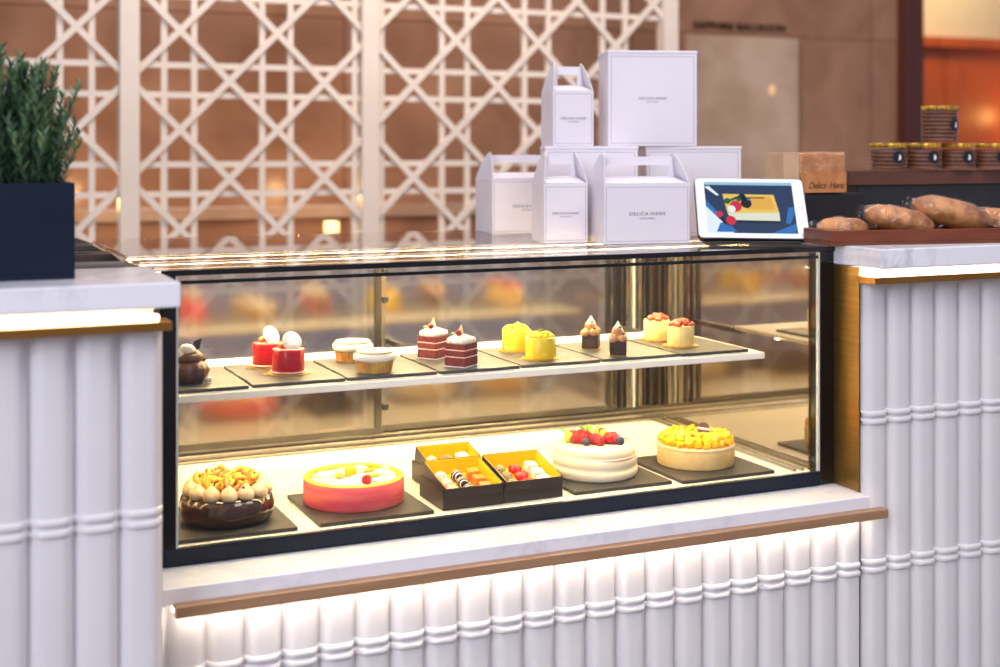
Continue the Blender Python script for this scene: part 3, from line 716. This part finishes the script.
# ------------------------------------------------------------------ chocolate boxes
def choc_box(x0, x1, y0, y1, zb, label, hide=False):
    w, d = x1-x0, y1-y0
    t = thing('chocolate_box', label, 'box', ((x0+x1)/2, (y0+y1)/2, zb), 0, 'open chocolate boxes')
    hw, hd = w/2, d/2; th = .002; h = .036
    g = MB(); g.box(-hw,hw,-hd,hd,0,.002); g.box(-hw,hw,-hd,-hd+th,.002,h); g.box(-hw,hw,hd-th,hd,.002,h); g.box(-hw,-hw+th,-hd+th,hd-th,.002,h); g.box(hw-th,hw,-hd+th,hd-th,.002,h)
    g.build('lower_box', M['boxdark'], t)
    # inner tray tilted up at the rear
    Mx = Matrix.Translation((0, -hd+th+.0008, .0085)) @ Matrix.Rotation(math.radians(12.5), 4, 'X')
    W2 = hw-th-.0006; L = d-.006; hh = .029
    g = MB()
    g.box(-W2,W2,0,L,0,.002); g.box(-W2,W2,0,.0018,.002,hh); g.box(-W2,W2,L-.0018,L,.002,hh+.004); g.box(-W2,-W2+.0018,.0018,L-.0018,.002,hh+.002); g.box(W2-.0018,W2,.0018,L-.0018,.002,hh+.002)
    g.xform(Mx); tr = g.build('inner_tray', M['boxdark'], t)
    g = MB(); e = .0019
    g.box(-W2+e,W2-e,e,L-e,.0021,.0032); g.box(-W2+e,W2-e,L-e-.0008,L-e,.0032,hh+.0035); g.box(-W2+e,-W2+e+.0008,e,L-e,.0032,hh+.0015); g.box(W2-e-.0008,W2-e,e,L-e,.0032,hh+.0015); g.box(-W2+e,W2-e,e,e+.0008,.0032,hh-.0005)
    g.xform(Mx); g.build('yellow_lining', M['boxyellow'], t)
    return t, t.matrix_basis.copy() if False else (Matrix.Translation(((x0+x1)/2, (y0+y1)/2, zb)) @ Mx), W2, L
def stripes(name, c1, c2, sc_=62):
    m, nt, b = newmat(name); b.inputs['Roughness'].default_value = .35
    tc = N(nt,'ShaderNodeTexCoord'); wv = N(nt,'ShaderNodeTexWave'); wv.inputs['Scale'].default_value = sc_; wv.inputs['Distortion'].default_value = .6; wv.bands_direction = 'Y'
    cr = N(nt,'ShaderNodeValToRGB'); cr.color_ramp.elements[0].position = .78; cr.color_ramp.elements[1].position = .86; cr.color_ramp.elements[0].color = c1; cr.color_ramp.elements[1].color = c2
    nt.links.new(tc.outputs['Object'], wv.inputs[0]); nt.links.new(wv.outputs['Fac'], cr.inputs[0]); nt.links.new(cr.outputs[0], b.inputs['Base Color']); return m
TR = {
 'blush': ('pale pink round truffle', stripes('pink_truffle', rgb(240,214,206), rgb(214,150,140)), 'ball'),
 'striped': ('dark round truffle with white stripes', stripes('striped_truffle', rgb(44,30,30), rgb(214,206,206)), 'ball'),
 'orange': ('square orange bonbon', M['orange'], 'cube'),
 'grey': ('round grey green truffle', mat('grey_truffle', rgb(150,140,104), rgb(110,100,70), rough=.6, scale=200), 'ball'),
 'red': ('red heart-like bonbon', M['straw'], 'heart'),
 'white': ('square white bonbon', M['cream_w'], 'cube'),
 'dark': ('round dark truffle', M['choco'], 'ball'),
}
proto = {}
def choc(kind, mw, lx, ly, lz, label, group):
    nm, mt, shp = TR[kind]
    if kind not in proto:
        g = MB()
        if shp == 'ball': g.ball((0,0,0), .0112, 1,1,.92, jit=.05, freq=90, sub=3)
        elif shp == 'cube':
            g.bbox(-.0105,.0105,-.0105,.0105,-.009,.009,.0025)
        else:
            g.ball((-.005,.001,0), .0085, 1,1.15,.95).ball((.005,.001,0), .0085, 1,1.15,.95).ball((0,-.005,0), .0065)
        o = g.build('truffle' if shp == 'ball' else 'bonbon', mt); proto[kind] = o
    else:
        o = proto[kind].copy(); COL.objects.link(o)
    p = mw @ Vector((lx, ly, lz)); o.location = p
    q = mw.to_euler(); o.rotation_euler = (q.x+random.uniform(-.1,.1), random.uniform(-.15,.15), random.uniform(-.25,.25))
    tag(o, label, 'chocolate', group); return o
rows = ('lowest', 'middle', 'highest')
def fill(mw, W2, L, kinds, where, grp, ys=(.021,.049,.077)):
    for ci, kd in enumerate(kinds):
        for ri, yy in enumerate(ys):
            choc(kd, mw, (ci-1)*.0305, yy, .0130, '%s in the %s row, box %s' % (TR[kd][0], rows[ri], where), grp)
b1, m1, W1, L1 = choc_box(.4535, .5655, .046, .158, FZ, 'dark open chocolate box with yellow lining, beside the pink cake')
b2, m2, W2_, L2 = choc_box(.5675, .6815, .048, .160, FZ, 'dark open chocolate box with yellow lining, beside the white cake')
b3, m3, W3, L3 = choc_box(.4820, .5940, .164, .274, FZ, 'dark open chocolate box behind the two others')
fill(m1, W1, L1, ('blush','striped','orange'), 'beside the pink cake', 'chocolates in the open boxes')
fill(m2, W2_, L2, ('grey','red','white'), 'beside the white cake', 'chocolates in the open boxes')
fill(m3, W3, L3, ('blush','grey','white'), 'behind the others', 'chocolates in the open boxes', (.077,))

# ------------------------------------------------------------------ white cake boxes on the top
TZ = 1.1768
def frame_line(x0, x1, z0, z1, y, t, parent):
    g = MB(); g.box(x0,x1,y-.0003,y,z0,z0+t); g.box(x0,x1,y-.0003,y,z1-t,z1); g.box(x0,x0+t,y-.0003,y,z0+t,z1-t); g.box(x1-t,x1,y-.0003,y,z0+t,z1-t)
    g.build('border_line', M['line'], parent)
def logo(parent, cx, cz, y, w):
    s = w/11*1.55
    text_mesh('DELICA-HANS', s, 'logo', M['ink'], parent, stand(cx, y-.0003, cz), 1.28)
    text_mesh('LOTTE HOTEL', s*.48, 'logo', M['ink'], parent, stand(cx, y-.0003, cz-s*.95), 1.1)
def place(FL, w, d, phi):
    c, s = math.cos(phi), math.sin(phi)
    return (FL[0]+w/2*c+d/2*s, FL[1]-w/2*s+d/2*c)
def gable_box(FL, z, w, d, h, hh, phi, label, lw):
    cx, cy = place(FL, w, d, phi)
    t = thing('gable_box', label, 'box', (cx, cy, z), -phi, 'white handled cake boxes')
    hw, hd = w/2, d/2
    MB().bbox(-hw,hw,-hd,hd,0,h,.001).build('carton', M['paper'], t)
    # sloping roof panels from both long edges to the ridge
    rz = h+.012
    for s in (-1, 1):
        g = MB(); g.slab([(-hw+.004, s*(hd-.001), h+.0002), (hw-.004, s*(hd-.001), h+.0002), (hw-.012, s*.003, rz), (-hw+.012, s*.003, rz)], (0, s*.0008, .0008))
        g.build('roof_panel', M['paper'], t)
    # upright handle with its slot
    a = hw-.011; b = a-.011; y0, y1 = -.0022, .0022
    g = MB()
    outer = [(-a, h+.012), (a, h+.012), (a-.004, hh), (-a+.004, hh)]
    zin0, zin1 = h+.0135, hh-.017
    g.slab([(-a,y0,h+.004),(-b,y0,h+.004),(-b,y0,hh),(-a+.004,y0,hh)], (0,.0044,0)); g.slab([(b,y0,h+.004),(a,y0,h+.004),(a-.004,y0,hh),(b,y0,hh)], (0,.0044,0))
    g.box(-b,b,y0,y1,zin1,hh); g.box(-b,b,y0,y1,h+.004,zin0)
    g.build('handle', M['paper'], t)
    # folded side flaps, bowed in towards the ridge, with pointed tips above the handle
    for s in (-1, 1):
        n = 10; vs = []; fs = []
        for i in range(n+1):
            q = i/n; zz = h+.0002+(hh+.007-h)*q
            half = (hd-.002)*(1-q)**.62*(1-.0*q)+.002
            xx = s*(hw-.001-.013*q**1.3)
            for yy in (-half, half): 
                vs.append((xx, yy, zz)); vs.append((xx-s*.0012, yy, zz))
        for i in range(n):
            o = i*4; p = o+4
            fs += [(o,o+2,p+2,p),(o+1,p+1,p+3,o+3),(o,p,p+1,o+1),(o+2,o+3,p+3,p+2)]
        fs += [(0,1,3,2),(n*4,n*4+2,n*4+3,n*4+1)]
        MB().add(vs, fs).build('side_flap', M['paper'], t)
    frame_line(-hw+.004, hw-.004, .005, h-.006, -hd, .0007, t)
    logo(t, 0, h*.50, -hd, lw)
    return t
r = math.radians
gable_box((.790,.600), TZ, .160, .140, .120, .172, r(8), 'white handled cake box behind the others, partly hidden by a narrow one', .062)
gable_box((.766,.296), TZ, .090, .095, .117, .172, r(11), 'narrow white handled box standing on the glass between two wider ones', .050)
gable_box((.858,.218), TZ, .176, .115, .117, .170, r(11), 'wide white handled cake box on the glass beside the tablet', .068)
def flat_box(FL, z, w, d, h, phi, label, name='cake_box', lw=None, lid=True):
    cx, cy = place(FL, w, d, phi)
    t = thing(name, label, 'box', (cx, cy, z), -phi, 'white lidded cake boxes')
    hw, hd = w/2, d/2
    MB().bbox(-hw,hw,-hd,hd,0,h-.006,.001).build('carton', M['paper'], t)
    MB().bbox(-hw-.0015,hw+.0015,-hd-.0015,hd+.0015,h-.0065,h,.0015).build('lid', M['paper'], t)
    frame_line(-hw+.006, hw-.006, .006, h-.012, -hd, .0009, t)
    if lw: logo(t, 0, h*.5, -hd, lw)
    return t
flat_box((.826,.412), TZ, .192, .115, .191, r(21), 'square white cake box on the glass under the small handled box')
flat_box((1.062,.405), TZ, .204, .130, .191, r(21), 'square white cake box on the glass behind the tablet')
zb2 = TZ+.1913
gable_box((.848,.420), zb2, .088, .095, .115, .168, r(11), 'small white handled box on top of a square cake box', .050)
flat_box((.980,.424), zb2, .192, .110, .203, r(18), 'large upright white cake box bridging the top of two boxes', lw=.055)
flat_box((1.158,.496), zb2, .075, .06, .058, r(22), 'low white box tucked behind the large upright box')

# ------------------------------------------------------------------ tablet
def tablet():
    w, h = .216, .150; tilt = r(41); phi = r(26)
    # bottom centre on the glass
    bx, by = 1.140, .122
    t = thing('tablet', 'white tablet showing a berry cake picture, leaning in a black stand', 'tablet', (bx, by, TZ), -phi)
    Mx = Matrix.Translation((0, 0, .0105)) @ Matrix.Rotation(PI/2-tilt, 4, 'X') @ Matrix.Rotation(r(-.8),4,'Z')
    # local: x right, y up the screen, z towards viewer (after +90 rotation about X, z -> -y)
    def rr(x0,x1,y0,y1,rad,n=6):
        P = []
        for cx, cy, a0 in ((x1-rad,y0+rad,-PI/2),(x1-rad,y1-rad,0),(x0+rad,y1-rad,PI/2),(x0+rad,y0+rad,PI)):
            for i in range(n+1):
                a = a0+PI/2*i/n; P.append((cx+rad*math.cos(a), cy+rad*math.sin(a)))
        return P
    hw = w/2
    MB().prism(rr(-hw-.0015,hw+.0015,-.0015,h+.0015,.010), -.010, -.0005).xform(Mx).build('back_shell', M['matblack'], t)
    MB().prism(rr(-hw,hw,0,h,.009), -.0004, .0012).xform(Mx).build('bezel', M['tabwhite'], t)
    x0, x1, y0, y1 = -hw+.018, hw-.022, .011, h-.009
    g = MB()
    def q(pts, mi, lv): 
        g.add([(x0+(x1-x0)*a, y0+(y1-y0)*b, .0013+.00008*lv) for a, b in pts], [tuple(range(len(pts)))], mi)
    q([(0,0),(1,0),(1,1),(0,1)], 0, 0)
    q([(0,.94),(1,.94),(1,1),(0,1)], 9, 1)
    q([(0,0),(.30,0),(.18,.14),(.17,.22),(0,.52)], 2, 1); q([(0,.52),(.17,.22),(.2,.26),(0,.66)], 1, 1)
    q([(0,.90),(.05,.92),(.16,.74),(.13,.73)], 2, 1); q([(.1,.02),(.33,.02),(.28,.12),(.15,.2)], 1, 2)
    q([(.70,.0),(.98,.0),(1,.2),(.86,.10)], 1, 1); q([(.88,.20),(.93,.18),(1,.42),(1,.52),(.93,.50)], 1, 1)
    q([(.22,.20),(.83,.20),(.83,.26),(.22,.26)], 5, 2)
    q([(.20,.76),(.78,.75),(.82,.40),(.24,.38)], 3, 3); q([(.24,.38),(.82,.40),(.82,.24),(.28,.25)], 4, 3)
    q([(.45,.72),(.74,.71),(.78,.46),(.46,.45)], 10, 4)
    def blob(cx, cy, rr_, mi, lv, sx=.62): q([(cx+rr_*sx*math.cos(2*PI*k/14), cy+rr_*math.sin(2*PI*k/14)) for k in range(14)], mi, lv)
    blob(.34,.52,.11,6,6); blob(.29,.46,.07,2,7); blob(.15,.36,.06,6,6); blob(.27,.24,.09,6,7); blob(.46,.58,.10,8,6); blob(.42,.70,.07,8,6); blob(.38,.66,.05,7,7); blob(.25,.62,.06,7,5); blob(.49,.66,.03,1,8)
    q([(.18,.55),(.30,.62),(.42,.70),(.40,.74),(.28,.66)], 7, 5); q([(.12,.3),(.24,.14),(.27,.16),(.16,.36)], 5, 5)
    g.xform(Mx); g.build('screen', SCREEN, t)
    MB().lathe([(.0042,.0012),(.0055,.0012),(.0055,.00145),(.0042,.00145)], 24, (hw-.011, h/2, 0), ring=True).xform(Mx).build('home_button', M['edge'], t)
    # easel stand behind and ledge below
    MB().bbox(-.09,.09,-.006,.095,0,.0045,.001).build('stand_base', M['matblack'], t)
    MB().slab([(-.03,.088,.0046),(.03,.088,.0046),(.03,.063,.088),(-.03,.063,.088)], (0,.004,0)).build('stand_prop', M['matblack'], t)
tablet()

# ------------------------------------------------------------------ bread corner
CZ = 1.1802
# tray
phi = r(10)
tr = thing('bread_tray', 'low reddish wooden tray of wrapped breads on the marble top', 'tray', (1.412,-.010,CZ), -phi)
hw, hd = .200, .056
MB().bbox(-hw,hw,-hd,hd,0,.006,.001).build('tray_base', M['traywood'], tr)
g = MB(); g.bbox(-hw,hw,-hd,-hd+.008,.006,.028,.0015); g.bbox(-hw,hw,hd-.008,hd,.006,.028,.0015); g.bbox(-hw,-hw+.008,-hd+.008,hd-.008,.006,.028,.0015); g.bbox(hw-.008,hw,-hd+.008,hd-.008,.006,.028,.0015)
g.build('tray_rim', M['traywood'], tr)
def loaf(L, r0, loc, rot, label):
    t = thing('wrapped_bread', label, 'bread', loc, 0, 'wrapped breads in the tray', rot=rot)
    def body(scale, jit, sd):
        n, m_ = 20, 18; vs = []; fs = []
        for i in range(n+1):
            q = i/n; x = (q-.5)*L*scale
            rad = r0*scale*(max(0, 1-abs(2*q-1)**2.6))**.5
            for k in range(m_):
                a = 2*PI*k/m_; p = Vector((x, rad*1.15*math.cos(a), rad*.8*math.sin(a)))
                p += Vector((0, math.cos(a), math.sin(a)))*jit*noise.noise(p*45+Vector((sd,0,0)))*(1 if 0 < i < n else 0)
                vs.append(p)
        for i in range(n):
            for k in range(m_):
                k2 = (k+1) % m_; fs.append((i*m_+k, i*m_+k2, (i+1)*m_+k2, (i+1)*m_+k))
        return vs, fs
    vs, fs = body(1, .004, L*99); MB().add(vs, fs, 0, True).build('bread_loaf', M['bread'], t)
    vs, fs = body(1.045, .005, L*57)
    g = MB().add(vs, fs, 0, True)
    for s in (-1, 1):
        P = [(s*L*.50, -.016, .0), (s*L*.56, -.024, .010), (s*L*.59, 0, .014), (s*L*.56, .024, .006), (s*L*.50, .016, 0)]
        g.add([Vector(p) for p in P]+[Vector(p)+Vector((0,0,-.010)) for p in P], [(0,1,6,5),(1,2,7,6),(2,3,8,7),(3,4,9,8)], 0, True)
    g.build('clear_wrap', M['wrap'], t)
loaf(.105, .024, (1.265,.010,CZ+.031), (0,r(2),r(-12)), 'wrapped bread lying flattest, at the tablet end of the tray')
loaf(.150, .031, (1.386,-.008,CZ+.044), (0,r(12),r(-9)), 'wrapped bread leaning on the flattest loaf in the tray')
loaf(.175, .036, (1.516,-.010,CZ+.054), (0,r(13),r(-10)), 'biggest wrapped bread, highest in the wooden tray')
loaf(.120, .027, (1.640,.000,CZ+.040), (0,r(4),r(-8)), 'wrapped bread at the far end, half out of the picture')
# riser with cookies
rs = thing('display_riser', 'black riser with brown wooden top holding the cookie tubes', 'riser', (1.83,.345,CZ))
MB().bbox(-.315,.34,-.070,.09,0,.103,.002).build('riser_body', M['matblack'], rs)
MB().bbox(-.345,.36,-.078,.105,.1035,.135,.002).build('wooden_top', M['brownwood'], rs)
RZ = CZ+.1352
def cookie_tube(h, loc, rz, label):
    t = thing('cookie_tube', label, 'cookie jar', loc, rz, 'clear cookie tubes on the riser')
    R = .0405
    MB().lathe([(0,0),(R,0),(R,h),(0,h)], 40, smooth=False).build('clear_tube', M['film'], t)
    zz = .002; k = 0
    while zz+.0085 < h-.008:
        o = MB().lathe([(0,0),(R-.003,0),(R-.002,.002),(R-.002,.005),(R-.003,.007),(0,.007)], 32, (random.uniform(-.0006,.0006), random.uniform(-.0006,.0006), zz)).build('cookie', M['cookie'], t)
        MB().lathe([(0,0),(R-.0045,0),(R-.0045,.0013),(0,.0013)], 24, (0,0,zz+.0072)).build('filling', M['cookiedark'], o)
        zz += .0088; k += 1
    MB().lathe([(R+.0003,h-.0115),(R+.0003,h-.002),(R+.0006,h-.002),(R+.0006,h-.0115)], 40, ring=True).build('gold_band', M['goldband'], t)
    # round black sticker wrapped on the front
    g = MB(); n = 20; a0 = r(-96)
    vs = [((R+.0007)*math.cos(a0), (R+.0007)*math.sin(a0), h*.47)]
    for k in range(n):
        q = 2*PI*k/n; a = a0+.0132*math.cos(q)/R; vs.append(((R+.0007)*math.cos(a), (R+.0007)*math.sin(a), h*.47+.0138*math.sin(q)))
    g.add(vs, [(0, 1+k, 1+(k+1) % n) for k in range(n)]); stk = g.build('round_sticker', M['sticker'], t)
    g = MB(); vs = []
    shape = [(-.002,-.007),(.005,-.006),(.0055,.0),(.002,.0065),(-.001,.003),(-.0005,-.002)]
    for (px, pz) in shape:
        a = a0+px/R; vs.append(((R+.0010)*math.cos(a), (R+.0010)*math.sin(a), h*.47+pz))
    g.add(vs, [tuple(range(len(vs)))]); g.build('white_emblem', M['whiteink'], stk)
    return t
cr0 = (1.632,.312)
dirx, diry = math.cos(r(-9.6)), math.sin(r(-9.6))
lbl = ['clear tube of chocolate cookies at the bread pack end of the row', 'clear tube of chocolate cookies second from the bread pack', 'clear tube of chocolate cookies third from the bread pack', 'clear tube of chocolate cookies cut by the picture edge']
c0 = None
for i in range(4):
    p = (cr0[0]+dirx*.0875*i, cr0[1]+diry*.0875*i, RZ)
    if i == 0: c0 = cookie_tube(.062, p, 0, lbl[0])
    else: dup(c0, p, 0, lbl[i])
cookie_tube(.083, (cr0[0]+dirx*.130, cr0[1]+diry*.130, RZ+.0624), r(18), 'taller clear cookie tube standing on top of the row')
# bread pack on a black stand
st = thing('black_stand', 'low black box stand beside the tablet under the bread pack', 'stand', (1.345,.215,CZ))
MB().bbox(-.050,.105,-.050,.045,0,.087,.002).build('stand_body', M['matblack'], st)
MB().bbox(-.047,.102,-.047,.042,.0872,.0895,.0008).build('stand_top', M['matblack'], st)
bp = thing('bread_pack', 'square sliced bread pack in clear wrap lettered on the front', 'bread', (1.312,.214,CZ+.0898), 0)
MB().bbox(-.030,.089,-.045,.045,.001,.085,.007).build('bread_loaf', M['loaf'], bp)
MB().bbox(-.031,.090,-.047,.047,.0005,.087,.006).build('clear_wrap', M['wrap'], bp)
g = MB(); g.slab([(-.031,-.046,.002),(-.031,-.046,.084),(-.058,-.030,.083),(-.058,-.030,.006)], (.001,.001,0)); g.slab([(-.031,.046,.002),(-.031,.046,.084),(-.058,.036,.083),(-.058,.036,.006)], (.001,-.001,0))
g.slab([(-.031,-.046,.084),(-.031,.046,.084),(-.058,.036,.083),(-.058,-.030,.083)], (0,0,.0008)); g.slab([(-.058,-.030,.083),(-.058,.036,.083),(-.058,.036,.006),(-.058,-.030,.006)], (.001,0,0))
g.build('folded_wrap', M['kraft'], bp)
MB().box(-.028,.087,-.0478,-.0473,.003,.044).build('paper_label', M['loaf'], bp)
text_mesh('Delica', .0185, 'lettering', M['cookiedark'], bp, stand(.012,-.0481,.017), .95, .35); text_mesh('Hans', .0185, 'lettering', M['cookiedark'], bp, stand(.061,-.0481,.017), .95, .35)

# ------------------------------------------------------------------ planter
pl = thing('potted_rosemary', 'bushy green rosemary in a square navy planter on the marble', 'plant', (-.275,-.085,1.1842))
hw, hd, hh = .106, .075, .131
g = MB(); g.bbox(-hw,hw,-hd,hd,0,.008,.001); g.bbox(-hw,hw,-hd,-hd+.008,.008,hh,.001); g.bbox(-hw,hw,hd-.008,hd,.008,hh,.001); g.bbox(-hw,-hw+.008,-hd+.008,hd-.008,.008,hh,.001); g.bbox(hw-.008,hw,-hd+.008,hd-.008,.008,hh,.001)
g.build('planter_box', M['navy'], pl)
MB().box(-hw+.008,hw-.008,-hd+.008,hd-.008,.09,.118).build('soil', M['soil'], pl)
fo = MB(); sm = MB()
for k in range(260):
    bx, by = random.uniform(-.09,.09), random.uniform(-.06,.06)
    lean = Vector((bx*random.uniform(-.1,.35)+random.uniform(-.045,.03), by*.6+random.uniform(-.02,.02), 0))
    H = random.uniform(.09,.205)*(1-.35*(abs(bx)/.09)**2)
    pts = [Vector((bx,by,.112))+lean*(q/5)**1.4+Vector((0,0,H*q/5)) for q in range(6)]
    sm.tube(pts, .0011, 5, taper=lambda q: 1-.6*q)
    nl = int(H*460)
    for j in range(nl):
        q = .12+.88*j/nl; f = q*5; i = min(4, int(f)); p = pts[i].lerp(pts[i+1], f-i)
        a = j*2.4+k; up = .55+.6*q
        d = Vector((math.cos(a), math.sin(a), up)).normalized(); Ln = random.uniform(.018,.028)*(1.1-.35*q)
        s_ = d.cross(Vector((0,0,1))).normalized()*.0016
        nrm = s_.cross(d).normalized()*.0006
        fo.add([p-s_, p+s_, p+d*Ln*.55+s_*1.2+nrm, p+d*Ln, p+d*Ln*.55-s_*1.2+nrm], [(0,1,2,4),(4,2,3)], 1 if (q > .6 and random.random() < .5) or random.random() < .15 else 0)
fol = fo.build('foliage', [M['leaf'], M['leaf2']], pl)
sm.build('stem', M['stem'], pl)

# ------------------------------------------------------------------ light and camera
w = bpy.data.worlds.new('hall'); sc.world = w; w.use_nodes = True
bg = w.node_tree.nodes['Background']; bg.inputs[0].default_value = (.77,.78,1.0,1); bg.inputs[1].default_value = .42
def area(name, loc, target, size, energy, color, sy=None):
    l = bpy.data.lights.new(name, 'AREA'); l.energy = energy; l.color = color; l.size = size
    if sy: l.shape = 'RECTANGLE'; l.size_y = sy
    o = bpy.data.objects.new(name, l); COL.objects.link(o); o.location = loc
    o.rotation_euler = (Vector(target)-Vector(loc)).to_track_quat('-Z','Y').to_euler(); return o
area('hall_key', (-3.4,-3.6,3.0), (.5,0,.9), 2.6, 190, (.86,.88,1.0))  # soft key light added from upper left front for gentle shading
area('hall_downlight', (1.2,-1.2,3.1), (.8,.2,1.0), 1.2, 34, (1,.92,.88))
area('wall_wash', (1.2,.9,3.1), (1.4,2.7,1.2), 1.6, 46, (1,.86,.74), .6)
area('foyer_downlight', (5.2,3.6,3.1), (5.0,4.5,1.6), .5, 30, (1,.75,.45))
for ux in (.20, .985):
    l = bpy.data.lights.new('uplight_glow', 'POINT'); l.energy = 2.2; l.color = (1,.6,.25); l.shadow_soft_size = .03
    o = bpy.data.objects.new('uplight_glow', l); COL.objects.link(o); o.location = (ux, 2.42, 1.2)
l = bpy.data.lights.new('foyer_glow', 'POINT'); l.energy = 3.0; l.color = (1,.55,.15); l.shadow_soft_size = .05  # added beside the wood panel to imitate a lamp's reflected glow
o = bpy.data.objects.new('foyer_glow', l); COL.objects.link(o); o.location = (6.2, 4.28, 1.58)

for nm, loc, tgt, ang, en, col in (('slab_glint', (3.3,1.2,2.9), (3.07, 2.75, 1.621), 1.1, 220, (1,.72,.25)),):  # added narrow beam, stands in for a lamp's reflection on the slab
    l = bpy.data.lights.new(nm, 'SPOT'); l.energy = en; l.color = col; l.spot_size = r(ang); l.spot_blend = .35; l.shadow_soft_size = .004
    o = bpy.data.objects.new(nm, l); COL.objects.link(o); o.location = loc; o.rotation_euler = (Vector(tgt)-Vector(loc)).to_track_quat('-Z','Y').to_euler()
cam = bpy.data.cameras.new('camera'); co = bpy.data.objects.new('camera', cam); COL.objects.link(co); sc.camera = co
cam.sensor_width = 36; cam.lens = 36*1337/1000; cam.shift_y = -(333.5-150)/1000
co.location = (-.388, -2.062, 1.36); co.rotation_euler = (PI/2, 0, -r(24.2))
cam.clip_start = .05
cam.dof.use_dof = True; cam.dof.focus_distance = 2.36; cam.dof.aperture_fstop = 2.6
sc.view_settings.view_transform = 'Standard'; sc.view_settings.look = 'None'; sc.view_settings.gamma = 1; sc.view_settings.exposure = 0.0
sc.view_settings.use_curve_mapping = False
sc.cycles.transparent_max_bounces = 32; sc.cycles.max_bounces = 14; sc.cycles.glossy_bounces = 8; sc.cycles.sample_clamp_indirect = 6.0
sc.cycles.use_denoising = True; sc.cycles.caustics_reflective = True
